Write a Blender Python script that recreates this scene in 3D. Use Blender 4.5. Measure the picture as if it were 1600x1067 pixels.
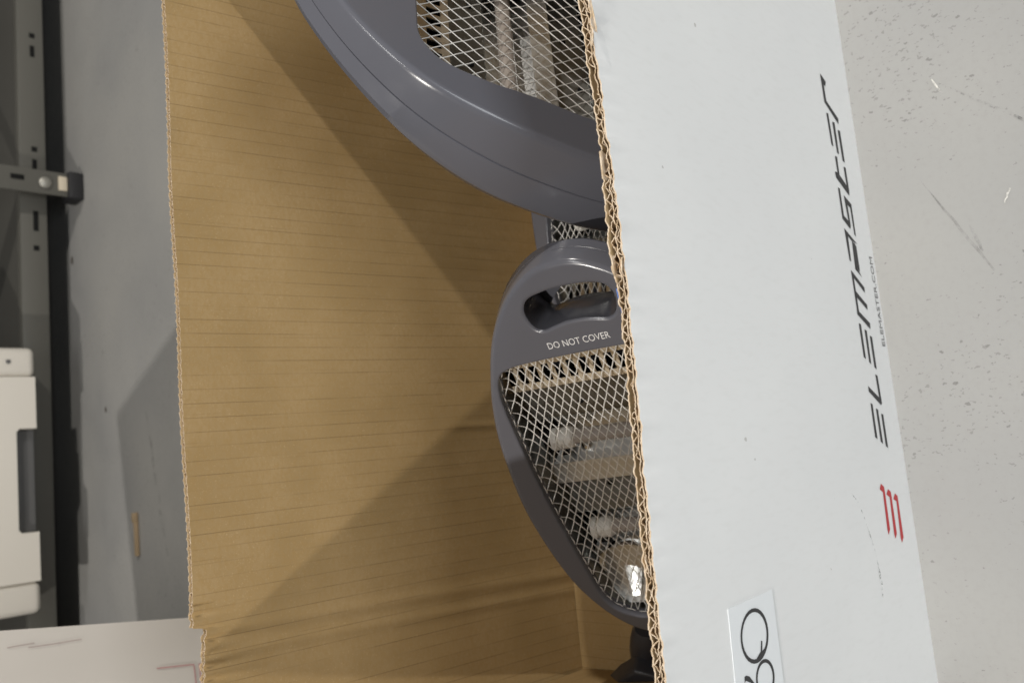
import bpy, bmesh, math, random
import numpy as np
from mathutils import Matrix, Vector

random.seed(7)
scene = bpy.context.scene
for o in list(bpy.data.objects):
    bpy.data.objects.remove(o)
COL = scene.collection

# ------------------------------------------------------------------ camera
R = np.array([[-0.093686, 0.987237, -0.128786], [-0.701098, -0.157262, -0.695507], [-0.706883, 0.025132, 0.706883]])
cd = bpy.data.cameras.new('camera')
cam = bpy.data.objects.new('camera', cd); COL.objects.link(cam)
cd.sensor_width = 36.0; cd.lens = 36.0 * 1336 / 1600
cd.clip_start = 0.02; cd.clip_end = 100
mw = Matrix.Identity(4)
for i in range(3):
    for j in range(3):
        mw[i][j] = R[i][j]
mw.translation = (0, 0, 0.71)
cam.matrix_world = mw
cd.dof.use_dof = True; cd.dof.focus_distance = 0.54; cd.dof.aperture_fstop = 11.0
scene.camera = cam
scene.render.resolution_x = 1024; scene.render.resolution_y = 682

# ------------------------------------------------------------------ light
w = bpy.data.worlds.new('World'); scene.world = w; w.use_nodes = True
bg = w.node_tree.nodes['Background']
bg.inputs[0].default_value = (1.0, 0.97, 0.92, 1); bg.inputs[1].default_value = 0.13
def lamp(name, kind, loc, energy, color, size=None, target=None, size_y=None):
    d = bpy.data.lights.new(name, kind); d.energy = energy; d.color = color
    o = bpy.data.objects.new(name, d); COL.objects.link(o); o.location = loc
    if kind == 'POINT': d.shadow_soft_size = size
    if kind == 'AREA':
        d.shape = 'RECTANGLE'; d.size = size; d.size_y = size_y or size
        o.rotation_euler = (Vector(target) - Vector(loc)).to_track_quat('-Z', 'Y').to_euler()
    return o
lamp('ceiling_lamp', 'POINT', (2.60, -0.15, 2.06), 215.0, (1.0, 0.95, 0.88), 0.03)
lamp('ceiling_lamp', 'POINT', (-1.55, -0.05, 2.68), 215.0, (1.0, 0.95, 0.88), 0.03)
lamp('tube_or_fill', 'AREA', (0.0, -2.2, 1.15), 40.0, (0.93, 0.97, 1.0), 1.6, (0.1, 0.3, 0.25), 0.9)  # low fill added in front for the white wall, no known fixture
lamp('tube_or_fill', 'AREA', (0.10, -0.25, 2.7), 22.0, (1.0, 0.98, 0.95), 1.3, (0.10, 0.2, 0.0), 0.14)  # overhead ceiling tube
scene.view_settings.view_transform = 'Standard'; scene.view_settings.look = 'None'
scene.view_settings.gamma = 1.0; scene.view_settings.exposure = -0.3
scene.cycles.max_bounces = 5; scene.cycles.diffuse_bounces = 4; scene.cycles.glossy_bounces = 3

# ------------------------------------------------------------------ traced print and rim (wall metres)
LETTERS=[
[(0.27921, 0.05145), (0.27401, 0.04291), (0.26948, 0.04542), (0.27077, 0.04762), (0.25677, 0.04726), (0.24527, 0.0293), (0.24061, 0.03082), (0.25485, 0.0511)] ,
[(0.24583, 0.05072), (0.24618, 0.04736), (0.21821, 0.04695), (0.21941, 0.05004)] ,
[(0.24024, 0.04205), (0.24029, 0.03807), (0.21324, 0.03866), (0.21398, 0.04174)] ,
[(0.2348, 0.03406), (0.23482, 0.03002), (0.20775, 0.02994), (0.20885, 0.03341)] ,
[(0.21041, 0.04685), (0.21035, 0.04336), (0.19523, 0.0439), (0.18798, 0.03316), (0.20376, 0.03352), (0.20368, 0.02994), (0.18398, 0.02975), (0.17973, 0.03118), (0.19159, 0.05078), (0.19658, 0.05176), (0.19671, 0.04693)] ,
[(0.1837, 0.05051), (0.1832, 0.0474), (0.16096, 0.04772), (0.15748, 0.04047), (0.17859, 0.04186), (0.17286, 0.02986), (0.14582, 0.03044), (0.14733, 0.03288), (0.1694, 0.03307), (0.17125, 0.03763), (0.15391, 0.03742), (0.15091, 0.03933), (0.15824, 0.05124)] ,
[(0.15029, 0.05082), (0.13943, 0.0299), (0.11224, 0.03065), (0.11797, 0.04159), (0.14181, 0.03973), (0.14071, 0.03628), (0.11992, 0.03822), (0.11643, 0.0333), (0.13712, 0.03298), (0.1445, 0.04616), (0.12345, 0.04751), (0.12437, 0.05007)] ,
[(0.11642, 0.05055), (0.11476, 0.04736), (0.08122, 0.04712), (0.082, 0.05063)] ,
[(0.11602, 0.04959), (0.104, 0.02941), (0.09976, 0.02998), (0.11129, 0.04855)] ,
[(0.10026, 0.04833), (0.08985, 0.02934), (0.08592, 0.03004), (0.09505, 0.04746)] ,
[(0.08534, 0.05104), (0.0752, 0.02926), (0.07043, 0.02999), (0.08108, 0.05096)] ,
[(0.07431, 0.05113), (0.07353, 0.04735), (0.04614, 0.04758), (0.04768, 0.0511)] ,
[(0.06974, 0.04177), (0.06881, 0.03797), (0.04212, 0.03888), (0.04382, 0.04209)] ,
[(0.06506, 0.03321), (0.0641, 0.02935), (0.03817, 0.02965), (0.03989, 0.03325)] ,
[(0.0343, 0.03366), (0.03322, 0.02982), (0.01129, 0.02908), (0.01002, 0.03119), (0.02093, 0.05121), (0.02522, 0.05125), (0.01601, 0.03289)] ,
[(0.01225, 0.05118), (0.01113, 0.04782), (-0.01572, 0.04777), (-0.01385, 0.05151)] ,
[(0.00772, 0.04238), (0.0067, 0.03891), (-0.01974, 0.03835), (-0.01784, 0.04216)] ,
[(0.00351, 0.0336), (0.00247, 0.03007), (-0.02351, 0.02995), (-0.02172, 0.03355)] ,
]
LOGO=[
[(-0.04891, 0.05326), (-0.05163, 0.04842), (-0.05547, 0.04794), (-0.08346, 0.04809), (-0.08697, 0.0519), (-0.08286, 0.0528), (-0.05538, 0.0516), (-0.05273, 0.0567)] ,
[(-0.05393, 0.04143), (-0.05656, 0.03684), (-0.06041, 0.03663), (-0.08817, 0.03664), (-0.09144, 0.04045), (-0.0878, 0.04156), (-0.0603, 0.04037), (-0.0576, 0.04559)] ,
[(-0.05838, 0.02947), (-0.06075, 0.02523), (-0.06464, 0.02502), (-0.09242, 0.02514), (-0.09593, 0.02942), (-0.09198, 0.03045), (-0.06455, 0.02858), (-0.06234, 0.03385)] ,
]
STK= [(-0.09725, 0.28321), (-0.09547, 0.23248), (-0.16509, 0.23147), (-0.15328, 0.28485)]
QO= [(-0.12021, 0.2431), (-0.12346, 0.24439), (-0.12637, 0.2464), (-0.12877, 0.24901), (-0.13055, 0.25209), (-0.13163, 0.25547), (-0.13196, 0.25897), (-0.13155, 0.26242), (-0.13041, 0.26566), (-0.12862, 0.26852), (-0.12626, 0.27088), (-0.12346, 0.27263), (-0.12035, 0.27369), (-0.11706, 0.27402), (-0.11377, 0.27359), (-0.11061, 0.27242), (-0.10775, 0.27057), (-0.10532, 0.26811), (-0.10345, 0.26516), (-0.10223, 0.26185), (-0.10174, 0.25835), (-0.10202, 0.25483), (-0.10305, 0.25147), (-0.1048, 0.24845), (-0.10719, 0.24594), (-0.11008, 0.24406), (-0.11333, 0.24293), (-0.11677, 0.2426)]
QI= [(-0.11966, 0.24519), (-0.12242, 0.24629), (-0.12489, 0.24801), (-0.12693, 0.25027), (-0.12844, 0.25294), (-0.12935, 0.25587), (-0.12963, 0.25893), (-0.12927, 0.26194), (-0.12829, 0.26478), (-0.12675, 0.26729), (-0.12473, 0.26937), (-0.12233, 0.27092), (-0.11966, 0.27187), (-0.11686, 0.27216), (-0.11404, 0.2718), (-0.11135, 0.2708), (-0.10892, 0.26919), (-0.10686, 0.26705), (-0.10528, 0.26448), (-0.10427, 0.2616), (-0.10387, 0.25855), (-0.10413, 0.25548), (-0.10503, 0.25256), (-0.10654, 0.24992), (-0.10858, 0.24772), (-0.11105, 0.24608), (-0.11382, 0.24508), (-0.11674, 0.24478)]
RO= [(-0.14435, 0.24175), (-0.14652, 0.24262), (-0.14844, 0.24398), (-0.15002, 0.24574), (-0.15118, 0.24781), (-0.15186, 0.25009), (-0.15203, 0.25246), (-0.15169, 0.2548), (-0.15086, 0.25699), (-0.14959, 0.25893), (-0.14794, 0.26053), (-0.14599, 0.26171), (-0.14384, 0.26242), (-0.14158, 0.26262), (-0.13934, 0.26231), (-0.13721, 0.26149), (-0.1353, 0.26021), (-0.13371, 0.25852), (-0.13251, 0.2565), (-0.13177, 0.25426), (-0.13152, 0.25189), (-0.1318, 0.24952), (-0.13258, 0.24727), (-0.13384, 0.24526), (-0.13551, 0.24359), (-0.1375, 0.24235), (-0.13972, 0.24161), (-0.14204, 0.2414)]
RI= [(-0.14396, 0.24378), (-0.14573, 0.24449), (-0.1473, 0.24559), (-0.14859, 0.24703), (-0.14953, 0.24872), (-0.15009, 0.25059), (-0.15023, 0.25253), (-0.14996, 0.25445), (-0.14928, 0.25625), (-0.14825, 0.25785), (-0.14689, 0.25916), (-0.1453, 0.26014), (-0.14353, 0.26072), (-0.14169, 0.26089), (-0.13985, 0.26063), (-0.13811, 0.25996), (-0.13655, 0.2589), (-0.13525, 0.25752), (-0.13428, 0.25586), (-0.13368, 0.25402), (-0.13349, 0.25208), (-0.13372, 0.25014), (-0.13436, 0.2483), (-0.13539, 0.24665), (-0.13675, 0.24529), (-0.13838, 0.24428), (-0.14019, 0.24367), (-0.14208, 0.2435)]
QT= [[(-0.121, 0.25215), (-0.12156, 0.25077), (-0.12682, 0.25215), (-0.12445, 0.24479), (-0.12613, 0.24691), (-0.13022, 0.25457), (-0.12942, 0.25921), (-0.1267, 0.25386)], [(-0.13587, 0.27447), (-0.13562, 0.27235), (-0.13693, 0.26905), (-0.14174, 0.26452), (-0.14662, 0.26207), (-0.14587, 0.26505), (-0.14079, 0.26795), (-0.13814, 0.2735), (-0.13919, 0.27479)]]
RIMO= [(0.2425, 0.3477), (0.2266, 0.3475), (0.213, 0.3464), (0.1965, 0.3453), (0.1675, 0.3447), (0.1458, 0.3434), (0.1242, 0.3427), (0.1028, 0.3426), (0.0866, 0.3419), (0.0698, 0.3424), (0.0552, 0.3429), (0.0407, 0.3433), (0.0261, 0.3438), (0.0119, 0.3439), (-0.0038, 0.3455), (-0.0302, 0.3455), (-0.0625, 0.3462), (-0.0942, 0.3469), (-0.1191, 0.3474)]
RIMI= [(0.247, 0.3459), (0.2268, 0.3452), (0.214, 0.3445), (0.1932, 0.3429), (0.1628, 0.3415), (0.1264, 0.3435), (0.1083, 0.3443), (0.0983, 0.3433), (0.0874, 0.3413), (0.0704, 0.3394), (0.0517, 0.3403), (0.0367, 0.3407), (0.0174, 0.342), (0.001, 0.3425), (-0.0302, 0.3435), (-0.0631, 0.3441), (-0.0952, 0.3452), (-0.1205, 0.3457)]

# ------------------------------------------------------------------ helpers
def mesh_obj(name, verts, faces, mats, parent=None, smooth=False, mi=None, angle=None):
    me = bpy.data.meshes.new(name)
    me.from_pydata([tuple(map(float, v)) for v in verts], [], [tuple(map(int, f)) for f in faces])
    for m in (mats if isinstance(mats, (list, tuple)) else [mats]):
        me.materials.append(m)
    if mi is not None:
        me.polygons.foreach_set('material_index', mi)
    if smooth:
        me.polygons.foreach_set('use_smooth', [True] * len(me.polygons))
        if angle: me.set_sharp_from_angle(angle=math.radians(angle))
    me.update()
    o = bpy.data.objects.new(name, me); COL.objects.link(o)
    if parent: o.parent = parent
    return o
def bm_obj(name, bm, mat, parent=None, smooth=True, angle=35):
    me = bpy.data.meshes.new(name)
    bmesh.ops.recalc_face_normals(bm, faces=bm.faces)
    bm.to_mesh(me); bm.free()
    for m in (mat if isinstance(mat, (list, tuple)) else [mat]): me.materials.append(m)
    if smooth:
        me.polygons.foreach_set('use_smooth', [True] * len(me.polygons)); me.set_sharp_from_angle(angle=math.radians(angle))
    o = bpy.data.objects.new(name, me); COL.objects.link(o)
    if parent: o.parent = parent
    return o
def empty(name, mat=None):
    o = bpy.data.objects.new(name, None); COL.objects.link(o); o.empty_display_size = 0.05
    if mat is not None: o.matrix_world = mat
    return o
def tag(o, label=None, cat=None, group=None, kind=None):
    if label: o['label'] = label
    if cat: o['category'] = cat
    if group: o['group'] = group
    if kind: o['kind'] = kind
    return o
def mat4(cols, loc):
    m = Matrix.Identity(4)
    for j in range(3):
        for i in range(3): m[i][j] = float(cols[j][i])
    m.translation = Vector([float(x) for x in loc]); return m
def box(bm, c, s, bevel=0.0, seg=2, rot=None):
    r = bmesh.ops.create_cube(bm, size=1.0)
    for v in r['verts']:
        v.co = Vector((v.co.x * s[0], v.co.y * s[1], v.co.z * s[2]))
    if bevel:
        es = list({e for v in r['verts'] for e in v.link_edges})
        rr = bmesh.ops.bevel(bm, geom=es, offset=bevel, segments=seg, affect='EDGES', profile=0.5)
        vs = list({v for f in rr['faces'] for v in f.verts} | {v for v in r['verts'] if v.is_valid})
    else:
        vs = r['verts']
    for v in vs:
        co = v.co
        if rot is not None: co = rot @ co
        v.co = co + Vector(c)
    return vs
def lathe(bm, prof, n=24, mat=Matrix.Identity(4)):
    rings = []
    for (r, z) in prof:
        rings.append([bm.verts.new(mat @ Vector((r * math.cos(2 * math.pi * k / n), r * math.sin(2 * math.pi * k / n), z))) for k in range(n)])
    for a, b in zip(rings[:-1], rings[1:]):
        for k in range(n): bm.faces.new((a[k], a[(k + 1) % n], b[(k + 1) % n], b[k]))
    bm.faces.new(rings[0][::-1]); bm.faces.new(rings[-1])

# node materials
def mat(name, color, rough=0.6, metal=0.0, spec=0.5):
    m = bpy.data.materials.new(name); m.use_nodes = True
    b = m.node_tree.nodes['Principled BSDF']
    b.inputs['Base Color'].default_value = (*color, 1); b.inputs['Roughness'].default_value = rough
    b.inputs['Metallic'].default_value = metal; b.inputs['Specular IOR Level'].default_value = spec
    return m
class NT:
    def __init__(s, m):
        s.m = m; s.t = m.node_tree; s.b = s.t.nodes['Principled BSDF']
    def n(s, typ, **kw):
        x = s.t.nodes.new(typ)
        for k, v in kw.items(): setattr(x, k, v)
        return x
    def link(s, a, b): s.t.links.new(a, b)
    def val(s, sock, v):
        if hasattr(v, 'is_output') or isinstance(v, bpy.types.NodeSocket): s.link(v, sock)
        else: sock.default_value = v
    def math(s, op, a, b=0.0, c=0.0, clamp=False):
        x = s.n('ShaderNodeMath', operation=op, use_clamp=clamp)
        s.val(x.inputs[0], a); s.val(x.inputs[1], b); s.val(x.inputs[2], c); return x.outputs[0]
    def coord(s, kind='Object', scale=(1, 1, 1)):
        tc = s.n('ShaderNodeTexCoord'); mp = s.n('ShaderNodeMapping'); mp.inputs['Scale'].default_value = scale
        s.link(tc.outputs[kind], mp.inputs[0]); return mp.outputs[0]
    def noise(s, vec, scale, detail=4, rough=0.55):
        x = s.n('ShaderNodeTexNoise'); s.link(vec, x.inputs['Vector'])
        x.inputs['Scale'].default_value = scale; x.inputs['Detail'].default_value = detail; x.inputs['Roughness'].default_value = rough
        return x.outputs[0]
    def ramp(s, f, p0, p1, v0=0.0, v1=1.0):
        x = s.n('ShaderNodeMapRange'); x.interpolation_type = 'SMOOTHSTEP'
        s.val(x.inputs[0], f); x.inputs[1].default_value = p0; x.inputs[2].default_value = p1; x.inputs[3].default_value = v0; x.inputs[4].default_value = v1
        return x.outputs[0]
    def mix(s, f, a, b):
        x = s.n('ShaderNodeMix', data_type='RGBA'); s.val(x.inputs[0], f)
        for i, c in ((6, a), (7, b)):
            if isinstance(c, tuple): x.inputs[i].default_value = (*c, 1)
            else: s.link(c, x.inputs[i])
        return x.outputs[2]
    def bump(s, h, strength, dist):
        x = s.n('ShaderNodeBump'); x.inputs['Strength'].default_value = strength; x.inputs['Distance'].default_value = dist
        s.link(h, x.inputs['Height']); s.link(x.outputs[0], s.b.inputs['Normal'])

def kraft_material():
    m = mat('kraft_liner', (0.42, 0.28, 0.13), 0.75, 0, 0.3); t = NT(m)
    v = t.coord()
    sep = t.n('ShaderNodeSeparateXYZ'); t.link(v, sep.inputs[0]); u = sep.outputs[0]
    wob = t.math('MULTIPLY', t.math('SUBTRACT', t.noise(v, 4, 0), 0.5), 0.0009)
    uu = t.math('ADD', u, wob)
    def lines(pitch, width, lo, hi, seedscale):
        q = t.math('DIVIDE', uu, pitch)
        fr = t.math('ABSOLUTE', t.math('SUBTRACT', t.math('FRACT', q), 0.5))
        core = t.ramp(fr, width * 0.3, width, 1, 0)
        idx = t.math('FLOOR', q)
        cmb = t.n('ShaderNodeCombineXYZ'); t.val(cmb.inputs[0], t.math('MULTIPLY', idx, 7.31)); t.val(cmb.inputs[1], t.math('MULTIPLY', sep.outputs[1], seedscale))
        nz = t.noise(cmb.outputs[0], 1.0, 3, 0.6)
        return t.math('MULTIPLY', core, t.ramp(nz, lo, hi))
    l1 = lines(0.0118, 0.032, 0.34, 0.60, 10)
    l2 = lines(0.0059, 0.05, 0.55, 0.72, 9)
    line = t.math('MAXIMUM', l1, t.math('MULTIPLY', l2, 0.6))
    vs = t.coord(scale=(0.6, 1, 1)); fib = t.noise(vs, 330, 2, 0.75); blot = t.noise(v, 14, 2); spk = t.noise(v, 900, 0)
    c = t.mix(t.ramp(blot, 0.3, 0.7), (0.345, 0.236, 0.106), (0.40, 0.277, 0.132))
    c = t.mix(t.ramp(fib, 0.35, 0.7, 0, 0.5), c, (0.35, 0.225, 0.085))
    c = t.mix(t.ramp(spk, 0.72, 0.80, 0, 0.4), c, (0.56, 0.41, 0.22))
    c = t.mix(t.math('MULTIPLY', line, 0.7), c, (0.13, 0.082, 0.035))
    t.link(c, t.b.inputs['Base Color'])
    flute = t.n('ShaderNodeTexWave', wave_type='BANDS', bands_direction='X'); t.link(v, flute.inputs[0]); flute.inputs['Scale'].default_value = 26.6; flute.inputs['Distortion'].default_value = 0.4
    h = t.math('ADD', t.math('MULTIPLY', flute.outputs[1], 0.12), t.math('ADD', t.math('MULTIPLY', fib, 0.15), t.math('MULTIPLY', blot, 0.5)))
    t.bump(h, 0.5, 0.0012)
    return m
def white_material():
    m = mat('white_liner', (0.72, 0.73, 0.72), 0.55, 0, 0.4); t = NT(m)
    v = t.coord(); big = t.noise(v, 7, 2); fine = t.noise(t.coord(scale=(1, 0.3, 1)), 240, 1, 0.7)
    c = t.mix(t.ramp(big, 0.3, 0.7), (0.775, 0.785, 0.785), (0.80, 0.81, 0.808))
    c = t.mix(t.ramp(fine, 0.45, 0.8, 0, 0.10), c, (0.62, 0.62, 0.60))
    dirt = t.noise(v, 130, 1); c = t.mix(t.ramp(dirt, 0.80, 0.82, 0, 0.5), c, (0.33, 0.31, 0.28))
    t.link(c, t.b.inputs['Base Color'])
    flute = t.n('ShaderNodeTexWave', wave_type='BANDS', bands_direction='X'); t.link(v, flute.inputs[0]); flute.inputs['Scale'].default_value = 25.0; flute.inputs['Distortion'].default_value = 0.5
    h = t.math('ADD', t.math('MULTIPLY', flute.outputs[1], 0.05), t.math('ADD', t.math('MULTIPLY', big, 0.5), t.math('MULTIPLY', fine, 0.04)))
    t.bump(h, 0.3, 0.0015)
    return m
def concrete_material():
    m = mat('concrete', (0.42, 0.41, 0.38), 0.5, 0, 0.4); t = NT(m)
    v = t.coord(); big = t.noise(v, 2.2, 2); mid = t.noise(v, 16, 4, 0.65); fine = t.noise(v, 170, 2, 0.7)
    c = t.mix(t.ramp(big, 0.35, 0.65), (0.335, 0.335, 0.33), (0.395, 0.39, 0.372))
    c = t.mix(t.ramp(mid, 0.35, 0.75, 0, 0.35), c, (0.35, 0.347, 0.335))
    c = t.mix(t.ramp(fine, 0.42, 0.8, 0, 0.3), c, (0.31, 0.305, 0.29))
    dv_ = t.coord(); vp0 = t.coord(scale=(1, 0.6, 1)); wn = t.n('ShaderNodeTexNoise'); t.link(dv_, wn.inputs['Vector']); wn.inputs['Scale'].default_value = 400; va = t.n('ShaderNodeVectorMath', operation='MULTIPLY_ADD'); t.link(wn.outputs['Color'], va.inputs[0]); va.inputs[1].default_value = (0.003, 0.003, 0.0); t.link(vp0, va.inputs[2]); vp = va.outputs[0]
    clus = t.ramp(t.noise(v, 7, 2), 0.30, 0.62, 0.25, 1.0)
    pit = t.n('ShaderNodeTexVoronoi'); t.link(vp, pit.inputs['Vector']); pit.inputs['Scale'].default_value = 560
    thr = t.math('MULTIPLY', t.ramp(t.noise(vp, 260, 1), 0.42, 0.74, 0.0, 0.6), clus)
    pm = t.math('MULTIPLY', t.ramp(t.math('SUBTRACT', thr, pit.outputs['Distance']), 0.0, 0.12), 0.42)
    c = t.mix(pm, c, (0.15, 0.145, 0.135))
    pit2 = t.n('ShaderNodeTexVoronoi'); t.link(vp, pit2.inputs['Vector']); pit2.inputs['Scale'].default_value = 240
    thr2 = t.math('MULTIPLY', t.ramp(t.noise(vp, 105, 1), 0.50, 0.75, 0, 0.42), clus)
    pm2 = t.math('MULTIPLY', t.ramp(t.math('SUBTRACT', thr2, pit2.outputs['Distance']), 0.0, 0.08), 0.55)
    c = t.mix(pm2, c, (0.13, 0.125, 0.12))
    t.link(c, t.b.inputs['Base Color'])
    t.link(t.ramp(mid, 0.3, 0.7, 0.42, 0.6), t.b.inputs['Roughness'])
    t.bump(t.math('SUBTRACT', t.math('ADD', t.math('MULTIPLY', mid, 0.5), t.math('MULTIPLY', fine, 0.2)), 0.0), 0.35, 0.001)
    return m
def plastic_material():
    m = mat('grey_plastic', (0.105, 0.105, 0.118), 0.3, 0, 0.5); t = NT(m)
    v = t.coord(); sc = t.noise(v, 60, 4); dust = t.noise(v, 380, 2)
    c = t.mix(t.ramp(dust, 0.78, 0.82, 0, 0.25), (0.118, 0.120, 0.140), (0.22, 0.22, 0.22)); t.link(c, t.b.inputs['Base Color'])
    t.link(t.ramp(sc, 0.3, 0.75, 0.17, 0.25), t.b.inputs['Roughness'])
    t.bump(t.noise(v, 300, 2), 0.015, 0.0003)
    return m
def metal_material(name, color, r0, r1, scale=40):
    m = mat(name, color, 0.3, 1.0); t = NT(m); v = t.coord(scale=(0.2, 1, 1))
    t.link(t.ramp(t.noise(v, scale, 4), 0.3, 0.75, r0, r1), t.b.inputs['Roughness'])
    t.bump(t.noise(t.coord(), 25, 2), 0.12, 0.002)
    return m
def decal_material(name, color, lo, hi, scale, stretch=(1, 1, 1)):
    m = mat(name, color, 0.7); t = NT(m)
    t.link(t.ramp(t.noise(t.coord(scale=stretch), scale, 4, 0.7), lo, hi), t.b.inputs['Alpha'])
    return m

KRAFT = kraft_material(); WHITE = white_material(); CONC = concrete_material(); PLASTIC = plastic_material()
m = mat('board_edge', (0.66, 0.49, 0.32), 0.85, 0, 0.2); t = NT(m); t.link(t.mix(t.ramp(t.noise(t.coord(), 260, 3), 0.35, 0.7), (0.80, 0.67, 0.52), (0.60, 0.45, 0.29)), t.b.inputs['Base Color']); EDGE = m
LINB = mat('liner_back', (0.46, 0.33, 0.18), 0.85, 0, 0.2); m = mat('fluting_paper', (0.27, 0.17, 0.085), 0.85, 0, 0.2); FLUTE = m
INK = mat('black_ink', (0.035, 0.035, 0.037), 0.6); RED = mat('red_ink', (0.52, 0.045, 0.05), 0.6); GREYINK = mat('grey_ink', (0.16, 0.16, 0.16), 0.7)
LABELM = mat('label_paper', (0.80, 0.83, 0.85), 0.35)
WIRE = mat('wire', (0.92, 0.90, 0.86), 0.4, 0.12)
REFL = metal_material('reflector', (0.86, 0.87, 0.86), 0.3, 0.46); POL = metal_material('polished_reflector', (0.88, 0.88, 0.86), 0.05, 0.14)
WING = metal_material('satin_reflector', (0.80, 0.80, 0.77), 0.26, 0.42, 90); STEEL = metal_material('galvanised_sheet', (0.25, 0.25, 0.235), 0.34, 0.52)
TAN = metal_material('slotted_sheet', (0.62, 0.55, 0.44), 0.35, 0.55)
CERAM = mat('ceramic', (0.82, 0.79, 0.73), 0.45); QUARTZ = mat('quartz_tube', (0.42, 0.37, 0.33), 0.16, 0, 0.7)
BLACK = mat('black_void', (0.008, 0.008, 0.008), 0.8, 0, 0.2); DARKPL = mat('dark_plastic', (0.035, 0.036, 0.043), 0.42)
BTEXT = mat('white_lettering', (0.80, 0.80, 0.80), 0.5); BLUE = mat('plain_blue', (0.18, 0.30, 0.72), 0.25)
SHELFM = mat('shelf_grey_paint', (0.115, 0.112, 0.098), 0.42); SHELFD = mat('shelf_panel_paint', (0.075, 0.073, 0.065), 0.5)
RUBBER = mat('black_rubber', (0.018, 0.018, 0.02), 0.6); ZINC = mat('zinc_bolt', (0.40, 0.39, 0.35), 0.5, 0.7)
CREAMPL = mat('cream_plastic', (0.74, 0.70, 0.63), 0.4); GREYPL = mat('mid_grey_plastic', (0.115, 0.115, 0.115), 0.45)
CARTONM = mat('carton_liner', (0.60, 0.555, 0.50), 0.6); WOOD = mat('bare_wood', (0.42, 0.31, 0.19), 0.8); PINK = mat('faded_red_ink', (0.46, 0.24, 0.23), 0.7); FADED = mat('faded_grey_ink', (0.36, 0.28, 0.26), 0.7)
PATCH = mat('pale_paper', (0.66, 0.58, 0.45), 0.7)

# ------------------------------------------------------------------ ground
fl = mesh_obj('floor', [(-5, -4, 0), (5, -4, 0), (5, 7, 0), (-5, 7, 0)], [(0, 1, 2, 3)], CONC); tag(fl, kind='structure')
def strip(name, pts, w0, w1, m_, parent, z=0.0006):
    vs = []; fs = []
    for i, p in enumerate(pts):
        a = pts[max(i - 1, 0)]; b = pts[min(i + 1, len(pts) - 1)]
        d = Vector((b[0] - a[0], b[1] - a[1])).normalized(); n = Vector((-d.y, d.x))
        k = i / (len(pts) - 1); ww = (w0 + (w1 - w0) * k) * math.sin(math.pi * min(max(k, 0.06), 0.94)) ** 0.5 / 2
        vs += [(p[0] + n.x * ww, p[1] + n.y * ww, z), (p[0] - n.x * ww, p[1] - n.y * ww, z)]
    for i in range(len(pts) - 1): fs.append((2 * i, 2 * i + 1, 2 * i + 3, 2 * i + 2))
    return mesh_obj(name, vs, fs, m_, parent)
SCUFF = decal_material('scuff', (0.17, 0.165, 0.16), 0.45, 0.85, 130, (1, 1, 1)); SCUFFL = decal_material('faint_scuff', (0.25, 0.245, 0.235), 0.38, 1.0, 45)
CHALK = decal_material('pale_scrape', (0.66, 0.65, 0.61), 0.35, 0.6, 120)
def seg(a, b, n=14, amp=0.0): return [(a[0] + (b[0] - a[0]) * i / n + random.uniform(-amp, amp), a[1] + (b[1] - a[1]) * i / n + random.uniform(-amp, amp)) for i in range(n + 1)]
strip('scuff_mark', seg((0.257, 0.202), (0.195, 0.135), 16, 0.0003), 0.0012, 0.003, SCUFF, fl)
strip('scuff_mark', seg((0.188, 0.228), (0.101, 0.184), 16, 0.0004), 0.0006, 0.0035, SCUFFL, fl)
strip('scuff_mark', seg((0.140, 0.196), (0.118, 0.190), 8, 0.0004), 0.002, 0.003, SCUFFL, fl)
strip('scrape', seg((0.262, 0.206), (0.247, 0.200), 8, 0.0002), 0.0018, 0.001, CHALK, fl)
strip('scrape', seg((0.16, 0.165), (0.15, 0.17), 8, 0.0004), 0.002, 0.001, CHALK, fl)
strip('scuff_mark', seg((0.158, 1.762), (-0.136, 1.686), 14, 0.003), 0.008, 0.016, SCUFFL, fl)
for (x, y, r) in ((0.563, 2.168, 0.010), (0.18, 1.98, 0.006)):
    strip('spot', seg((x - r, y), (x + r, y), 6), r * 1.4, r * 1.4, mat('dark_spot', (0.09, 0.075, 0.06), 0.7), fl, 0.0009)

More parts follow.
